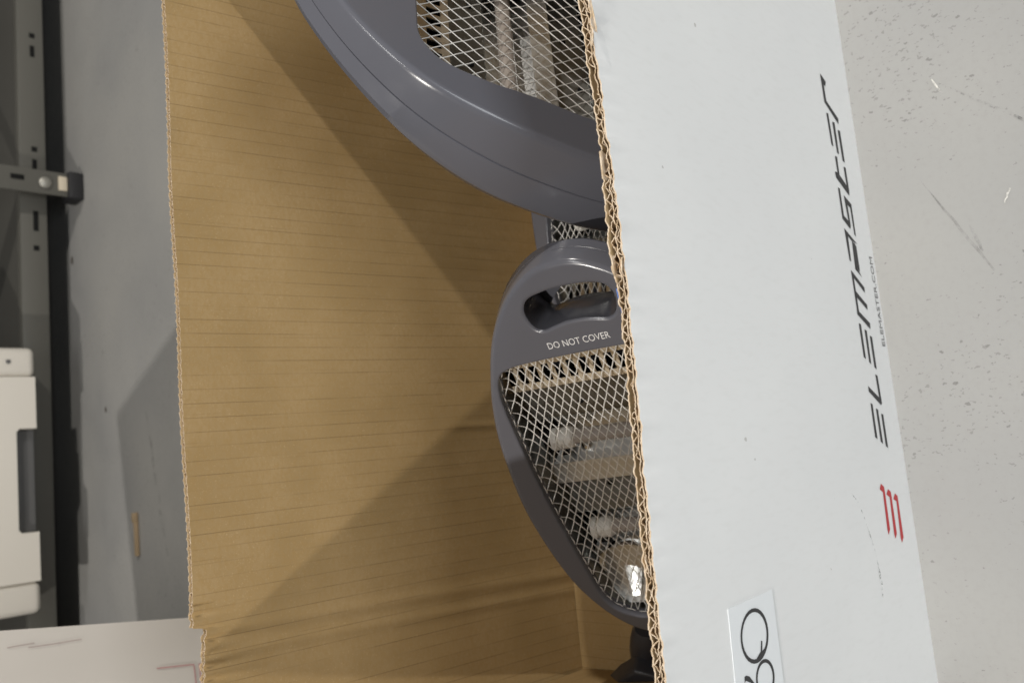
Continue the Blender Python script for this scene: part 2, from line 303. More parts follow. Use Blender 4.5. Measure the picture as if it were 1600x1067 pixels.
# ------------------------------------------------------------------ the cardboard box
def vnoise(seed, freqs, amps):
    rr = random.Random(seed); ph = [(f * rr.uniform(0.8, 1.25), a, rr.uniform(0, 6.28)) for f, a in zip(freqs, amps)]
    return lambda x: sum(a * np.sin(f * x + p) for f, a, p in ph)
def ribbon(name, pts, th, top, parent, mats, deform=None, rows=22, v0=0.0, crush=None, low=None):
    """a paper sheet standing on its edge: pts (u, w) polyline, given thickness, ragged top(u)"""
    P = np.array(pts, float); T = np.gradient(P, axis=0); N = np.stack([-T[:, 1], T[:, 0]], 1); N /= np.linalg.norm(N, axis=1)[:, None] + 1e-12
    A = P + N * th / 2; B = P - N * th / 2; h = top(P[:, 0]); n = len(P)
    if low is not None: v0 = h - low
    fr = np.r_[np.linspace(0, 0.9, rows), 0.95, 0.98, 1.0]; verts = []
    for S in (A, B):
        for f in fr:
            vv = v0 + (h - v0) * f; uu = S[:, 0].copy(); ww = S[:, 1].copy()
            if deform is not None: ww = ww + deform(P[:, 0], vv)
            if crush is not None: ww = ww + crush(P[:, 0], h - vv)
            verts += list(np.stack([uu, vv, ww], 1))
    m_ = len(fr); faces = []; mi = []
    for s in range(2):
        o = s * m_ * n
        for r in range(m_ - 1):
            for i in range(n - 1):
                q = (o + r * n + i, o + r * n + i + 1, o + (r + 1) * n + i + 1, o + (r + 1) * n + i)
                faces.append(q if s == 0 else q[::-1]); mi.append(s)
    a = (m_ - 1) * n; b = m_ * n + a
    for i in range(n - 1): faces.append((a + i, a + i + 1, b + i + 1, b + i)); mi.append(2)
    return mesh_obj(name, verts, faces, mats, parent, smooth=True, mi=mi, angle=50)
def board_wall(root, M, length, layers_top, face_mat, back_mat, thick, label=None, u0=0.0, deform=None, seed=1, crush=None, rag=1.0):
    """double-wall corrugated board; w=0 is the face towards the viewer, the rest lies behind it"""
    step = 0.0012
    n = int(length / step); us = np.linspace(u0, u0 + length, n)
    t = 0.0009
    e1 = vnoise(seed, (900, 2300, 5200), (0.00035, 0.0003, 0.0002)); e2 = vnoise(seed + 5, (700, 2900, 4700), (0.0004, 0.0003, 0.0002)); e3 = vnoise(seed + 9, (800, 2100, 6100), (0.0004, 0.00025, 0.0002))
    front, back = layers_top
    w_mid = -thick * 0.44
    pan = ribbon('wall', [(u, -t / 2) for u in us], t, lambda u: front(u) + e1(u) * 0.6, root, [face_mat, FLUTE, EDGE], deform, crush=crush)
    pan.matrix_basis = M
    if label: pan['label'] = label
    def child(o): o.parent = pan; return o
    ribbon('middle_liner', [(u, w_mid) for u in us], t * 0.8, lambda u: 0.55 * front(u) + 0.45 * back(u) - 0.0008 + e2(u), pan, [FLUTE, FLUTE, EDGE], deform, crush=crush)
    ribbon('inner_liner', [(u, -thick + t / 2) for u in us], t, lambda u: back(u) + e3(u), pan, [LINB, back_mat, EDGE], deform, crush=crush)
    for (wa, wb, pitch, sd) in ((-t, w_mid + t * 0.4, 0.0066, 2), (w_mid - t * 0.4, -thick + t, 0.0079, 3)):
        nn = int(length / pitch * 14); uu = np.linspace(u0, u0 + length, nn); ph = vnoise(seed + sd, (45, 130, 420), (0.9, 0.6, 0.35)); am = vnoise(seed + sd + 20, (90, 300, 700), (0.09, 0.08, 0.08))
        c = (wa + wb) / 2; a = (wa - wb) / 2 - 0.0003
        ww = c + a * np.sin(2 * np.pi * uu / pitch + ph(uu)) * np.clip(0.93 + am(uu), 0.6, 1.02)
        f2 = vnoise(seed + sd + 40, (1100, 2700), (0.0004, 0.0004)); dn = vnoise(seed + 77, (38, 91, 170), (0.5, 0.4, 0.3)); dip = lambda u, dn=dn: rag * np.clip(dn(u) - 0.25, 0, 1) * 0.0055
        ribbon('fluting', list(zip(uu, ww)), 0.00055, lambda u: 0.5 * front(u) + 0.5 * back(u) - 0.0009 + f2(u) - dip(u), pan, [FLUTE, FLUTE, EDGE], deform, rows=4, crush=crush, low=0.045)
    return pan
def interp(tab):
    tb = sorted(tab); xs = [p[0] for p in tb]; zs = [p[1] for p in tb]
    return lambda u: np.interp(u, xs, zs)

BOX = empty('cardboard_box', Matrix.Translation((0.13, 0.45, 0)))
tag(BOX, 'large open double-walled corrugated box, white outside, brown inside, full of grey heaters', 'box')
INV = BOX.matrix_world.inverted()
YF = 0.2714
# front wall: u=+X, v=+Z, w=-Y
def fdef(u, v):
    return 0.0016 * np.sin(u * 13 + 1) * np.sin(np.pi * np.clip(v, 0, 0.36) / 0.36) + 0.0005 * np.exp(-((u - 0.232) / 0.012) ** 2) * np.sin(u * 700 + v * 160) * np.clip((v - 0.315) / 0.03, 0, 1)
_c1 = vnoise(91, (60, 150, 330, 610), (0.15, 0.35, 0.5, 0.45)); fcrush = lambda u, dv: 0.0007 * _c1(u) * np.exp(-dv / 0.007)
fo = interp(RIMO); fi = interp(RIMI)
front = board_wall(BOX, INV @ mat4([(1, 0, 0), (0, 0, 1), (0, -1, 0)], (0, YF, 0)), 0.712, (fo, fi), WHITE, KRAFT, 0.0085, 'white front wall with printed lettering', u0=-0.209, seed=11, deform=fdef, crush=fcrush, rag=1.4)
# back wall: leans away, w towards the viewer
vb = Vector((0, 0.052, 0.4041)).normalized(); wb = Vector((1, 0, 0)).cross(vb)
HB = 0.4075
def btop(u):
    h = np.full_like(u, HB) + 0.0006 * np.sin(u * 31)
    k = np.clip((-0.1135 - u) / 0.002, 0, 1); h = h - k * (0.0065 + 0.0035 * np.clip((u + 0.16) / 0.045, 0, 1) ** 2)
    return h
def bdef(u, v):
    xc = -0.1135 - 0.017 * (1 - v / HB)
    d = np.where(u < xc, (xc - u) * 0.10, 0.0) * np.clip(v / 0.25, 0.25, 1)
    d = d + 0.0016 * np.exp(-((u - xc + 0.003) / 0.006) ** 2) + 0.0013 * np.exp(-((u - xc + 0.021) / 0.005) ** 2)
    d = d + 0.0012 * np.exp(-((u - 0.028 - 0.03 * v) / 0.004) ** 2) * np.clip((0.25 - v) / 0.1, 0, 1)
    d = d + 0.0022 * np.sin((u - 0.1) * 9) * np.sin(v * 11)
    d = d + 0.0007 * np.exp(-((u - 0.35 + (0.19 - v) * 1.33) / 0.003) ** 2)      # faint diagonal crease
    return d
def bcrush(u, dv):
    return np.where((u < -0.095) & (u > -0.162), 0.0022 * np.sin(u * 620) * np.exp(-dv / 0.010) - 0.0015 * np.exp(-dv / 0.012), 0.0) + 0.001 * np.exp(-dv / 0.006) * np.exp(-((u - 0.30) / 0.02) ** 2)
back = board_wall(BOX, INV @ mat4([(1, 0, 0), tuple(vb), tuple(wb)], (0, 0.633, 0)), 0.738, (lambda u: btop(u) - 0.0004, lambda u: btop(u)), KRAFT, WHITE, 0.0078, 'bare brown inner side of the rear wall, crushed at one corner', u0=-0.235, seed=31, deform=bdef, crush=bcrush, rag=0.25)
# side walls: one with an added, unseen flap that casts shadow, the other cut like the rear wall
ul = Vector((-0.026, 0.3616, 0)).normalized(); nl = ul.cross(Vector((0, 0, 1)))
lw = board_wall(BOX, INV @ mat4([tuple(ul), (0, 0, 1), tuple(nl)], (-0.207, 0.280, 0)), 0.352, (lambda u: np.full_like(u, 0.555), lambda u: np.full_like(u, 0.555)), KRAFT, WHITE, 0.0085, 'brown side wall with an added, unseen upright flap to cast shadow', seed=51)
rw = board_wall(BOX, INV @ mat4([(0, 1, 0), (0, 0, 1), (1, 0, 0)], (0.505, 0.281, 0)), 0.40, (lambda u: 0.36 + 0.10 * u, lambda u: 0.36 + 0.10 * u), WHITE, KRAFT, 0.0085, 'side wall at the far end of the box', seed=61)
def slab(name, poly, z0, z1, m_, parent):
    n = len(poly); vs = [(x, y, z0) for x, y in poly] + [(x, y, z1) for x, y in poly]
    fs = [tuple(range(n))[::-1], tuple(range(n, 2 * n))] + [(i, (i + 1) % n, n + (i + 1) % n, n + i) for i in range(n)]
    o = mesh_obj(name, vs, fs, m_, parent); o.matrix_parent_inverse = INV; return o
slab('bottom_flap', [(-0.208, 0.281), (0.503, 0.281), (0.503, 0.452), (-0.219, 0.452)], 0.001, 0.0085, KRAFT, BOX)
slab('bottom_flap', [(-0.2195, 0.455), (0.503, 0.455), (0.503, 0.632), (-0.232, 0.632)], 0.001, 0.0085, KRAFT, BOX)

# torn paper tags along the cut edge
def torn(u, w_, v, su, sv, curl, rot):
    vs = []; fs = []; n = 5
    for k in range(n + 1):
        f = k / n; a = curl * f
        for s in (-0.5, 0.5):
            x = s * su * (1 - 0.35 * f * random.random()); y = sv * math.sin(a) / max(curl, 1e-3) if curl else sv * f; z = sv * (1 - math.cos(a)) / max(curl, 1e-3)
            vs.append((u + x * math.cos(rot) - y * math.sin(rot), v + x * math.sin(rot) + y * math.cos(rot), w_ + z))
    for k in range(n): fs.append((2 * k, 2 * k + 1, 2 * k + 3, 2 * k + 2))
    o = mesh_obj('torn_liner', vs, fs, EDGE, front, smooth=True); md = o.modifiers.new('thickness', 'SOLIDIFY'); md.thickness = 0.0007
    return o
for (u, w_, z, su, sv, cu, ro) in ((0.0955, -0.0072, 0.337, 0.013, 0.011, 0.6, 0.1), (0.0935, -0.0030, 0.338, 0.010, 0.008, 0.9, -0.2), (0.236, -0.0010, 0.340, 0.020, 0.010, 0.9, 0.15), (0.222, -0.0040, 0.341, 0.012, 0.009, 1.1, -0.2), (0.152, -0.0074, 0.336, 0.018, 0.010, 0.4, 0.0), (-0.062, -0.0074, 0.339, 0.009, 0.008, 0.8, 0.3), (0.012, -0.0040, 0.337, 0.008, 0.0075, 1.0, -0.3)):
    torn(u, w_, z, su, sv, cu, ro)

# print on the front wall (children of the wall, 0.2 mm proud)
def print_poly(name, polys, m_, w=0.00025, parent=None, z_extra=None):
    bm = bmesh.new()
    for p in polys:
        loops = p if isinstance(p[0][0], (tuple, list)) else [p]
        es = []
        for lp in loops:
            vs = [bm.verts.new((x, z, w + float(fdef(x, z)))) for x, z in lp]
            es += [bm.edges.new((vs[i], vs[(i + 1) % len(vs)])) for i in range(len(vs))]
        bmesh.ops.triangle_fill(bm, edges=es, use_beauty=True, use_dissolve=False, normal=(0, 0, 1))
    o = bm_obj(name, bm, m_, parent, smooth=False); return o
groups = [('r', 0, 1), ('E', 1, 4), ('t', 4, 5), ('s', 5, 6), ('a', 6, 7), ('m', 7, 11), ('E', 11, 14), ('L', 14, 15), ('E', 15, 18)]
for g, i, j in groups:
    for k, pl in enumerate(LETTERS[i:j]):
        o = print_poly('printed_letter', [pl], INK, 0.00025 + 0.00003 * k, front)
for pl in LOGO:
    o = print_poly('printed_stroke', [pl], RED, 0.00025, front); o['label'] = 'red stroke of the printed emblem'
def text_obj(name, body, size, m_, parent, M, width=None, shear=0.0, extrude=0.0, follow=False):
    cu = bpy.data.curves.new(name, 'FONT'); cu.body = body; cu.size = size; cu.shear = shear; cu.extrude = extrude; cu.resolution_u = 3
    to = bpy.data.objects.new(name, cu); COL.objects.link(to)
    bpy.context.view_layer.update()
    me = bpy.data.meshes.new_from_object(to.evaluated_get(bpy.context.evaluated_depsgraph_get()))
    bpy.data.objects.remove(to)
    if width:
        xs = [v.co.x for v in me.vertices]; s = width / (max(xs) - min(xs)); x0 = min(xs)
        for v in me.vertices: v.co.x = (v.co.x - x0) * s
    me.materials.clear(); me.materials.append(m_)
    if follow:
        for v in me.vertices: v.co.z += float(fdef(v.co.x + M.translation.x, v.co.y + M.translation.y))
    o = bpy.data.objects.new(name, me); COL.objects.link(o); o.parent = parent; o.matrix_local = M
    return o
text_obj('printed_web_address', 'ELEMASTER.COM', 0.0085, GREYINK, front, Matrix.Translation((0.0572, 0.0045, 0.0003)), 0.0741, follow=True)
stk = mesh_obj('sticker', [(x, z, w_ + float(fdef(x, z))) for w_ in (0.0001, 0.0005) for x, z in STK], [(3, 2, 1, 0), (4, 5, 6, 7), (0, 1, 5, 4), (1, 2, 6, 5), (2, 3, 7, 6), (3, 0, 4, 7)], LABELM, front)
stk['label'] = 'white paper sticker with large black script characters'
print_poly('script_character', [[QO, QI]], INK, 0.0007, stk); print_poly('script_character', [QT[0]], INK, 0.00075, stk)
print_poly('script_character', [[RO, RI]], INK, 0.00072, stk); print_poly('script_character', [QT[1]], INK, 0.00072, stk)
def wall_strip(pts, w0, w1, m_):
    o = strip('scuff_mark', pts, w0, w1, m_, front, 0.0004)
    for v in o.data.vertices: v.co.z += float(fdef(v.co.x, v.co.y))
    return o
FSC = decal_material('wall_scuff', (0.42, 0.42, 0.42), 0.45, 0.8, 160)
FSD = decal_material('wall_scuff_dark', (0.22, 0.22, 0.22), 0.50, 0.66, 150)
wall_strip([(-0.050, 0.108), (-0.0583, 0.0972), (-0.075, 0.088), (-0.095, 0.080), (-0.108, 0.0775)], 0.001, 0.0022, FSC)
wall_strip([(-0.108, 0.0775), (-0.113, 0.0768), (-0.1202, 0.0767), (-0.128, 0.0767)], 0.003, 0.005, FSD)

# ------------------------------------------------------------------ heaters
OHB = [(0,.037),(.02,.034),(.045,.018),(.066,-.006),(.079,-.028),(.0875,-.047),(.0945,-.064),(.1035,-.095),(.109,-.13),(.112,-.178),(.107,-.228),(.098,-.267),(.083,-.298),(.065,-.319),(.045,-.330),(.02,-.336),(0,-.337)]
WHB = [(0,-.0375),(.05,-.0385),(.068,-.041),(.077,-.046),(.0825,-.0575),(.0855,-.078),(.0865,-.14),(.0855,-.18),(.083,-.215),(.080,-.25),(.0765,-.28),(.068,-.297),(.05,-.307),(.03,-.3085),(0,-.309)]
OHA = [(0,.036),(.025,.0285),(.0503,.0103),(.0659,-.0011),(.082,-.0203),(.098,-.0426),(.1049,-.059),(.1122,-.0855),(.1176,-.1092),(.1265,-.1664),(.127,-.20),(.120,-.24),(.104,-.272),(.08,-.293),(.04,-.304),(0,-.306)]
WHA = [(0,-.0375),(.0267,-.038),(.0408,-.0382),(.057,-.039),(.0668,-.0431),(.0768,-.0526),(.0817,-.0656),(.0841,-.0792),(.0862,-.0969),(.0865,-.1111),(.0880,-.1321),(.0904,-.1487),(.092,-.168),(.092,-.20),(.088,-.235),(.078,-.262),(.06,-.275),(.03,-.279),(0,-.28)]
HOLE = [(0,.0158),(.015,.0150),(.0285,.0117),(.0345,.004),(.0345,-.005),(.031,-.0128),(.0245,-.0155),(.0165,-.0138),(.008,-.0122),(0,-.0118)]
def loop_from_half(H, n):
    """closed ccw-sampled loop from a half profile, catmull-rom, even spacing"""
    P = [(x, y) for x, y in H] + [(-x, y) for x, y in H[-2:0:-1]]
    P = np.array(P, float); N = len(P); out = []
    for i in range(N):
        a, b, c, d = P[(i - 1) % N], P[i], P[(i + 1) % N], P[(i + 2) % N]
        for t_ in np.linspace(0, 1, 12, endpoint=False):
            out.append(.5 * ((2 * b) + (c - a) * t_ + (2 * a - 5 * b + 4 * c - d) * t_ ** 2 + (3 * b - a - 3 * c + d) * t_ ** 3))
    Q = np.array(out + [out[0]]); s = np.r_[0, np.cumsum(np.linalg.norm(np.diff(Q, axis=0), axis=1))]
    k = np.linspace(0, s[-1], n, endpoint=False)
    return np.stack([np.interp(k, s, Q[:, 0]), np.interp(k, s, Q[:, 1])], 1)
def outward(P):
    T = np.roll(P, -1, 0) - np.roll(P, 1, 0); N = np.stack([T[:, 1], -T[:, 0]], 1); N /= np.linalg.norm(N, axis=1)[:, None]
    area = 0.5 * np.sum(P[:, 0] * np.roll(P[:, 1], -1) - np.roll(P[:, 0], -1) * P[:, 1])
    return N if area > 0 else -N
def poly_dist(pts, P):
    A = P; B = np.roll(P, -1, 0); AB = B - A
    t_ = np.clip(((pts[:, None] - A) * AB).sum(2) / (AB ** 2).sum(1), 0, 1)
    d = np.linalg.norm(pts[:, None] - (A + t_[..., None] * AB), axis=2).min(1)
    x, y = pts[:, 0][:, None], pts[:, 1][:, None]
    c = ((A[:, 1] > y) != (B[:, 1] > y)) & (x < (B[:, 0] - A[:, 0]) * (y - A[:, 1]) / (B[:, 1] - A[:, 1] + 1e-12) + A[:, 0])
    return np.where(c.sum(1) % 2 == 1, d, -d)
def zscale(y):
    s = np.clip((0.04 - y) / 0.17, 0, 1); return 0.5 + 0.5 * s * s * (3 - 2 * s)
def make_heater(name, M, OH, WH, inset, flare, stand=False, thick=1.0, smooth=4, cell=(0.0073, 0.0134)):
    root = empty(name, M)
    out = loop_from_half(OH, 220)
    if smooth:
        for _ in range(smooth): out = 0.5 * out + 0.25 * (np.roll(out, 1, 0) + np.roll(out, -1, 0))
    no = outward(out); ridge = out - no * inset
    win = loop_from_half(WH, 200); nw = outward(win); hole = loop_from_half(HOLE, 72); nh = outward(hole)
    bm = bmesh.new()
    def ring(P, z, scale=True):
        zz = z * thick * zscale(P[:, 1]) if scale else np.full(len(P), z)
        return [bm.verts.new((p[0], p[1], q)) for p, q in zip(P, zz)]
    def bridge(a, b):
        n = len(a)
        for i in range(n): bm.faces.new((a[i], a[(i + 1) % n], b[(i + 1) % n], b[i]))
    def edges(r): return [bm.edges.get((r[i], r[(i + 1) % len(r)])) or bm.edges.new((r[i], r[(i + 1) % len(r)])) for i in range(len(r))]
    f = flare
    prof = [(-0.0015, 0), (0, 0), (0.0012, -0.0003), (0.0024, -0.0012), (0.0034, -0.0028), (0.0042, -0.0055), (0.005 + f * .5, -0.0285), (0.0042 + f * .5, -0.0288), (0.0042 + f * .5, -0.0296), (0.0052 + f * .5, -0.030), (0.005 + f, -0.046), (0.004 + f, -0.053), (f - 0.002, -0.060), (f - 0.012, -0.067), (f - 0.03, -0.070)]
    rings = [ring(ridge + no * d, z) for d, z in prof]
    for a, b in zip(rings[:-1], rings[1:]): bridge(a, b)
    wr = [ring(win + nw * d, z, False) for d, z in ((0.0012, 0), (0.0002, 0), (-0.0008, -0.0006), (-0.0012, -0.002), (-0.0012, -0.010))]
    for a, b in zip(wr[:-1], wr[1:]): bridge(a, b)
    hr = [ring(hole + nh * d, z) for d, z in ((0.0026, 0), (0.0016, 0), (0.0006, -0.0006), (-0.0003, -0.002), (-0.0006, -0.005), (-0.0012, -0.035), (-0.0006, -0.062), (0.002, -0.0685))]
    for a, b in zip(hr[:-1], hr[1:]): bridge(a, b)
    bmesh.ops.triangle_fill(bm, edges=edges(rings[0]) + edges(wr[0]) + edges(hr[0]), use_beauty=True, normal=(0, 0, 1))
    bmesh.ops.triangle_fill(bm, edges=edges(rings[-1]) + edges(hr[-1]), use_beauty=True, normal=(0, 0, -1))
    bm_obj('housing', bm, PLASTIC, root, angle=28)
    # cavity side walls
    bm = bmesh.new(); wi = win - nw * 0.0012
    a = ring(win + nw * 0.002, -0.0095, False); b = ring(win + nw * 0.001, -0.040, False); bridge(a, b); bm_obj('cavity_lining', bm, STEEL, root)
    # reflector: two troughs bent from sheet, spanning the window width
    ylo = float(win[:, 1].min()); yhi = float(win[:, 1].max()); xm = float(win[:, 0].max()) + 0.0005; L = (yhi - ylo)
    k = L / 0.2715
    def Y(v): return yhi - (-(v) - 0.0375) * k
    def sheet(nm, prof_, m_, x0=-xm, x1=xm, nseg=1):
        vs = []; fs = []
        for (v, z) in prof_:
            for i in range(nseg + 1): vs.append((x0 + (x1 - x0) * i / nseg, Y(v), z))
        for r in range(len(prof_) - 1):
            for i in range(nseg): o_ = r * (nseg + 1) + i; fs.append((o_, o_ + 1, o_ + nseg + 2, o_ + nseg + 1))
        return mesh_obj(nm, vs, fs, m_, root, smooth=True, angle=25)
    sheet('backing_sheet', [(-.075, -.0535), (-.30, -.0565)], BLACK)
    sheet('upper_sheet', [(-.0745, -.0215), (-.0755, -.028), (-.1125, -.0345)], STEEL)
    def trough(v0, v1, zt): return [(v0 + (v1 - v0) * s, -zt + (zt - 0.034) * (2 * s - 1) ** 2) for s in np.linspace(0, 1, 13)]
    sheet('reflector', trough(-.112, -.158, .054)+[(-.176, -.030)], REFL)
    sheet('reflector', [(-.1765, -.030), (-.178, -.046), (-.2125, -.0345)], STEEL)
    sheet('reflector', trough(-.212, -.252, .054) + [(-.285, -.028), (-.305, -.016)], REFL)
    for sx in (-1, 1):
        bm = bmesh.new(); lathe(bm, [(0.001, -0.018), (0.012, -0.0165), (0.022, -0.012), (0.029, -0.004), (0.032, 0.003), (0.0328, 0.003), (0.0296, -0.0048), (0.0224, -0.013), (0.012, -0.0175), (0.001, -0.019)], 40, Matrix.Translation((sx * 0.046, Y(-.270), -0.029)) @ Matrix.Rotation(0.25, 4, 'X')); bm_obj('reflector_dish', bm, POL, root)
    # slotted strip under the handle side
    bm = bmesh.new(); y0 = Y(-.0385); y1 = Y(-.0745); zc = -0.0215; n = 16; pitch = (2 * xm - 0.006) / n
    box(bm, (0, y0 - 0.0075, zc), (2 * xm, 0.015, 0.0012)); box(bm, (0, y1 + 0.003, zc), (2 * xm, 0.006, 0.0012))
    for i in range(n + 1): box(bm, (-xm + 0.003 + i * pitch, (y0 + y1) / 2, zc + 0.0002), (pitch * 0.42, abs(y0 - y1) - 0.008, 0.0011), rot=None)
    bm_obj('slotted_sheet', bm, TAN, root, smooth=False)
    # quartz tubes with ceramic ends
    for v in (-.133, -.231):
        for sx in (-1,):
            bm = bmesh.new(); TM = Matrix.Translation((0, Y(v), -0.034)) @ Matrix.Rotation(math.pi / 2, 4, 'Y')
            lathe(bm, [(0.0062, -xm + 0.026), (0.0062, xm - 0.026)], 20, TM); tube = bm_obj('quartz_tube', bm, QUARTZ, root)
        for sx in (-1, 1):
            bm = bmesh.new(); c0 = sx * (xm - 0.031); TM = Matrix.Translation((c0, Y(v), -0.034)) @ Matrix.Rotation(math.pi / 2 * sx, 4, 'Y')
            lathe(bm, [(0.0066, -0.002), (0.0085, -0.0005), (0.0092, 0.003), (0.0092, 0.0085), (0.0072, 0.0092), (0.0072, 0.0115), (0.0095, 0.0122), (0.0095, 0.019), (0.0075, 0.021)], 20, TM)
            cap = bm_obj('ceramic_cap', bm, CERAM, tube)
            bm = bmesh.new(); box(bm, (sx * (xm - 0.013), Y(v), -0.036), (0.0012, 0.026, 0.030)); box(bm, (sx * (xm - 0.021), Y(v) - 0.0125, -0.036), (0.006, 0.0025, 0.014)); bm_obj('tube_clip', bm, BLACK, tube, smooth=False)
    for (px, pv) in ((-.035, -.098), (.03, -.1), (-.045, -.19), (-.02, -.205), (0.035, -.196)):
        bm = bmesh.new(); lathe(bm, [(0.0024, 0), (0.0024, 0.001), (0.001, 0.002)], 12, Matrix.Translation((px, Y(pv), np.interp(pv, [-.2125, -.178, -.1125, -.0755], [-.0345, -.046, -.0345, -.028])))); bm_obj('screw', bm, BLACK, root)
    # wire grille: recessed tray of diamond mesh
    gb = []; gf = []; W2 = win + nw * 0.001; cw, chh = cell
    ys = np.arange(ylo - 0.004, yhi + 0.004, 0.0012)
    cnt = 0
    rr = random.Random(5)
    for s in (-1, 1):
        sl = s * cw / chh
        for x0 in np.arange(-0.30, 0.30, cw):
            xs = x0 + (ys - yhi) * sl + 0.00022 * np.sin(2 * np.pi * (ys - yhi) / (chh / 2) * 0.5 + (0 if s > 0 else np.pi))
            P = np.stack([xs, ys], 1); ok = np.abs(xs) < xm + 0.004
            if ok.sum() < 3: continue
            P = P[ok]; D = poly_dist(P, W2); ins = D > 0
            idx = np.where(ins)[0]
            if len(idx) < 3: continue
            P = P[idx[0]:idx[-1] + 1]; D = np.maximum(D[idx[0]:idx[-1] + 1], 0)
            Z = -0.004 - 0.011 * (1 - np.exp(-(D / 0.0036) ** 1.6)) + s * 0.00022 + rr.uniform(-.0002, .0002)
            pts = np.c_[P, Z]; r = 0.00046; tdir = np.array([sl, 1.0]); tdir /= np.linalg.norm(tdir); nx = np.array([tdir[1], -tdir[0], 0]); n_ = len(pts)
            base = cnt
            for p in pts:
                gb += [p + nx * r, p + np.array([0, 0, r]), p - nx * r, p - np.array([0, 0, r])]
            for i in range(n_ - 1):
                for q in range(4):
                    gf.append((base + 4 * i + q, base + 4 * i + (q + 1) % 4, base + 4 * i + 4 + (q + 1) % 4, base + 4 * i + 4 + q))
            cnt += 4 * n_
    for (ins_, zz_, ph_) in ((-0.0002, -0.0045, 0.0), (0.0012, -0.0062, 1.5)):
        th_ = np.arange(len(win)); LP = win - nw * (ins_ + 0.0007 * np.sin(th_ * 2 * np.pi * 70 / len(win) + ph_)[:, None]); n_ = len(LP); base = cnt
        for p, q_ in zip(LP, nw):
            nx = np.array([q_[0], q_[1], 0]); c_ = np.array([p[0], p[1], zz_]); r = 0.00042
            gb += [c_ + nx * r, c_ + np.array([0, 0, r]), c_ - nx * r, c_ - np.array([0, 0, r])]
        for i in range(n_):
            for q in range(4):
                gf.append((base + 4 * i + q, base + 4 * i + (q + 1) % 4, base + 4 * ((i + 1) % n_) + (q + 1) % 4, base + 4 * ((i + 1) % n_) + q))
        cnt += 4 * n_
    g = mesh_obj('grille', gb, gf, WIRE, root, smooth=True); g['kind'] = 'stuff'
    # lettering
    text_obj('lettering', 'DO NOT COVER', 0.0078, BTEXT, root, Matrix.Translation((-0.0272, -0.0308, 0.0003)), 0.0485)
    if stand:
        for sx in (-1,):
            bm = bmesh.new(); TM = Matrix.Translation((sx * 0.080, -0.396, -0.044)) @ Matrix.Rotation(math.pi / 2, 4, 'X') @ Matrix.Rotation(0.3 * sx, 4, 'Y')
            lathe(bm, [(0.0, -0.029), (0.011, -0.029), (0.0135, -0.025), (0.016, -0.012), (0.0168, 0.0), (0.016, 0.012), (0.0135, 0.025), (0.011, 0.029), (0.0, 0.029)], 28, TM); bm_obj('hinge', bm, DARKPL, root)
            bm = bmesh.new(); box(bm, (sx * 0.058, -0.385, -0.052), (0.024, 0.09, 0.020), 0.005, 3); bm_obj('stand_arm', bm, DARKPL, root)
        bm = bmesh.new(); FP = [(-0.086, -0.390), (-0.110, -0.409), (-0.1335, -0.431), (-0.152, -0.449), (-0.075, -0.442), (-0.058, -0.402)]
        lo_ = [bm.verts.new((x, y, -0.036)) for x, y in FP]; up_ = [bm.verts.new((x, y, -0.012)) for x, y in FP]
        bm.faces.new(lo_[::-1]); bm.faces.new(up_)
        for i in range(len(FP)): bm.faces.new((lo_[i], lo_[(i + 1) % len(FP)], up_[(i + 1) % len(FP)], up_[i]))
        bmesh.ops.bevel(bm, geom=list(bm.edges), offset=0.004, segments=3, affect='EDGES', profile=0.5)
        bm_obj('foot_bar', bm, DARKPL, root)
        # reflector wings added, tilted to mirror a lamp glint; domed rivets added for another
        for (c_, su, sv, bend) in (((-0.050, -0.279, -0.026), 0.017, 0.040, 0.10), ((0.050, -0.279, -0.026), 0.017, 0.040, 0.10)):
            Mi = M.to_3x3(); P_ = M @ Vector(c_); v_ = (Vector((0, 0, 0.71)) - P_).normalized(); l_ = (Vector((0.10, -0.25, 2.7)) - P_).normalized()
            nn_ = (Mi.transposed() @ (v_ + l_)).normalized(); ax = Vector((1, 0, 0)); ax = (ax - nn_ * ax.dot(nn_)).normalized(); ay = nn_.cross(ax)
            vs = []; fs = []
            for r_ in range(7):
                for q_ in range(5):
                    a_ = (q_ / 4 - 0.5) * (1.25 - 0.85 * r_ / 6) * su; b_ = (0.5 - r_ / 6) * sv; h_ = -bend * (abs(b_ / sv) ** 2) * 0.012 - 14.0 * a_ * a_
                    vs.append(Vector(c_) + ax * a_ + ay * b_ + nn_ * h_)
            for r_ in range(6):
                for q_ in range(4): k_ = r_ * 5 + q_; fs.append((k_, k_ + 1, k_ + 6, k_ + 5))
            mesh_obj('glint_wing', vs, fs, WING, root, smooth=True)
        for (px, py) in ((-0.052, -0.150), (0.052, -0.150)):
            bm = bmesh.new(); lathe(bm, [(0.0055, -0.004), (0.0055, 0), (0.0048, 0.002), (0.0032, 0.0038), (0.001, 0.0046)], 18, Matrix.Translation((px, py, -0.044))); bm_obj('glint_rivet', bm, POL, root)
    return root
MB = [[0.037151912, 0.807884387, -0.588168813], [-0.952944856, -0.148558522, -0.264246982], [-0.3008585, 0.570309725, 0.764350038]]
PB = (0.098176, 0.385676, 0.25856)
colsB = [[MB[i][j] for i in range(3)] for j in range(3)]
hB = make_heater('quartz_heater', mat4(colsB, PB), OHB, WHB, 0.006, 0.004, stand=True)
tag(hB, 'grey quartz heater marked DO NOT COVER, its oval handle hole uppermost, lying in the box', 'heater', 'grey quartz heaters in the box')
bmf = bmesh.new(); box(bmf, (0.0372, -0.005, 0.0004), (0.0016, 0.020, 0.0006), 0.0001, 1, Matrix.Rotation(-0.12, 3, 'Z')); bm_obj('blue_strip', bmf, BLUE, hB)  # thin blue strip beside the handle hole
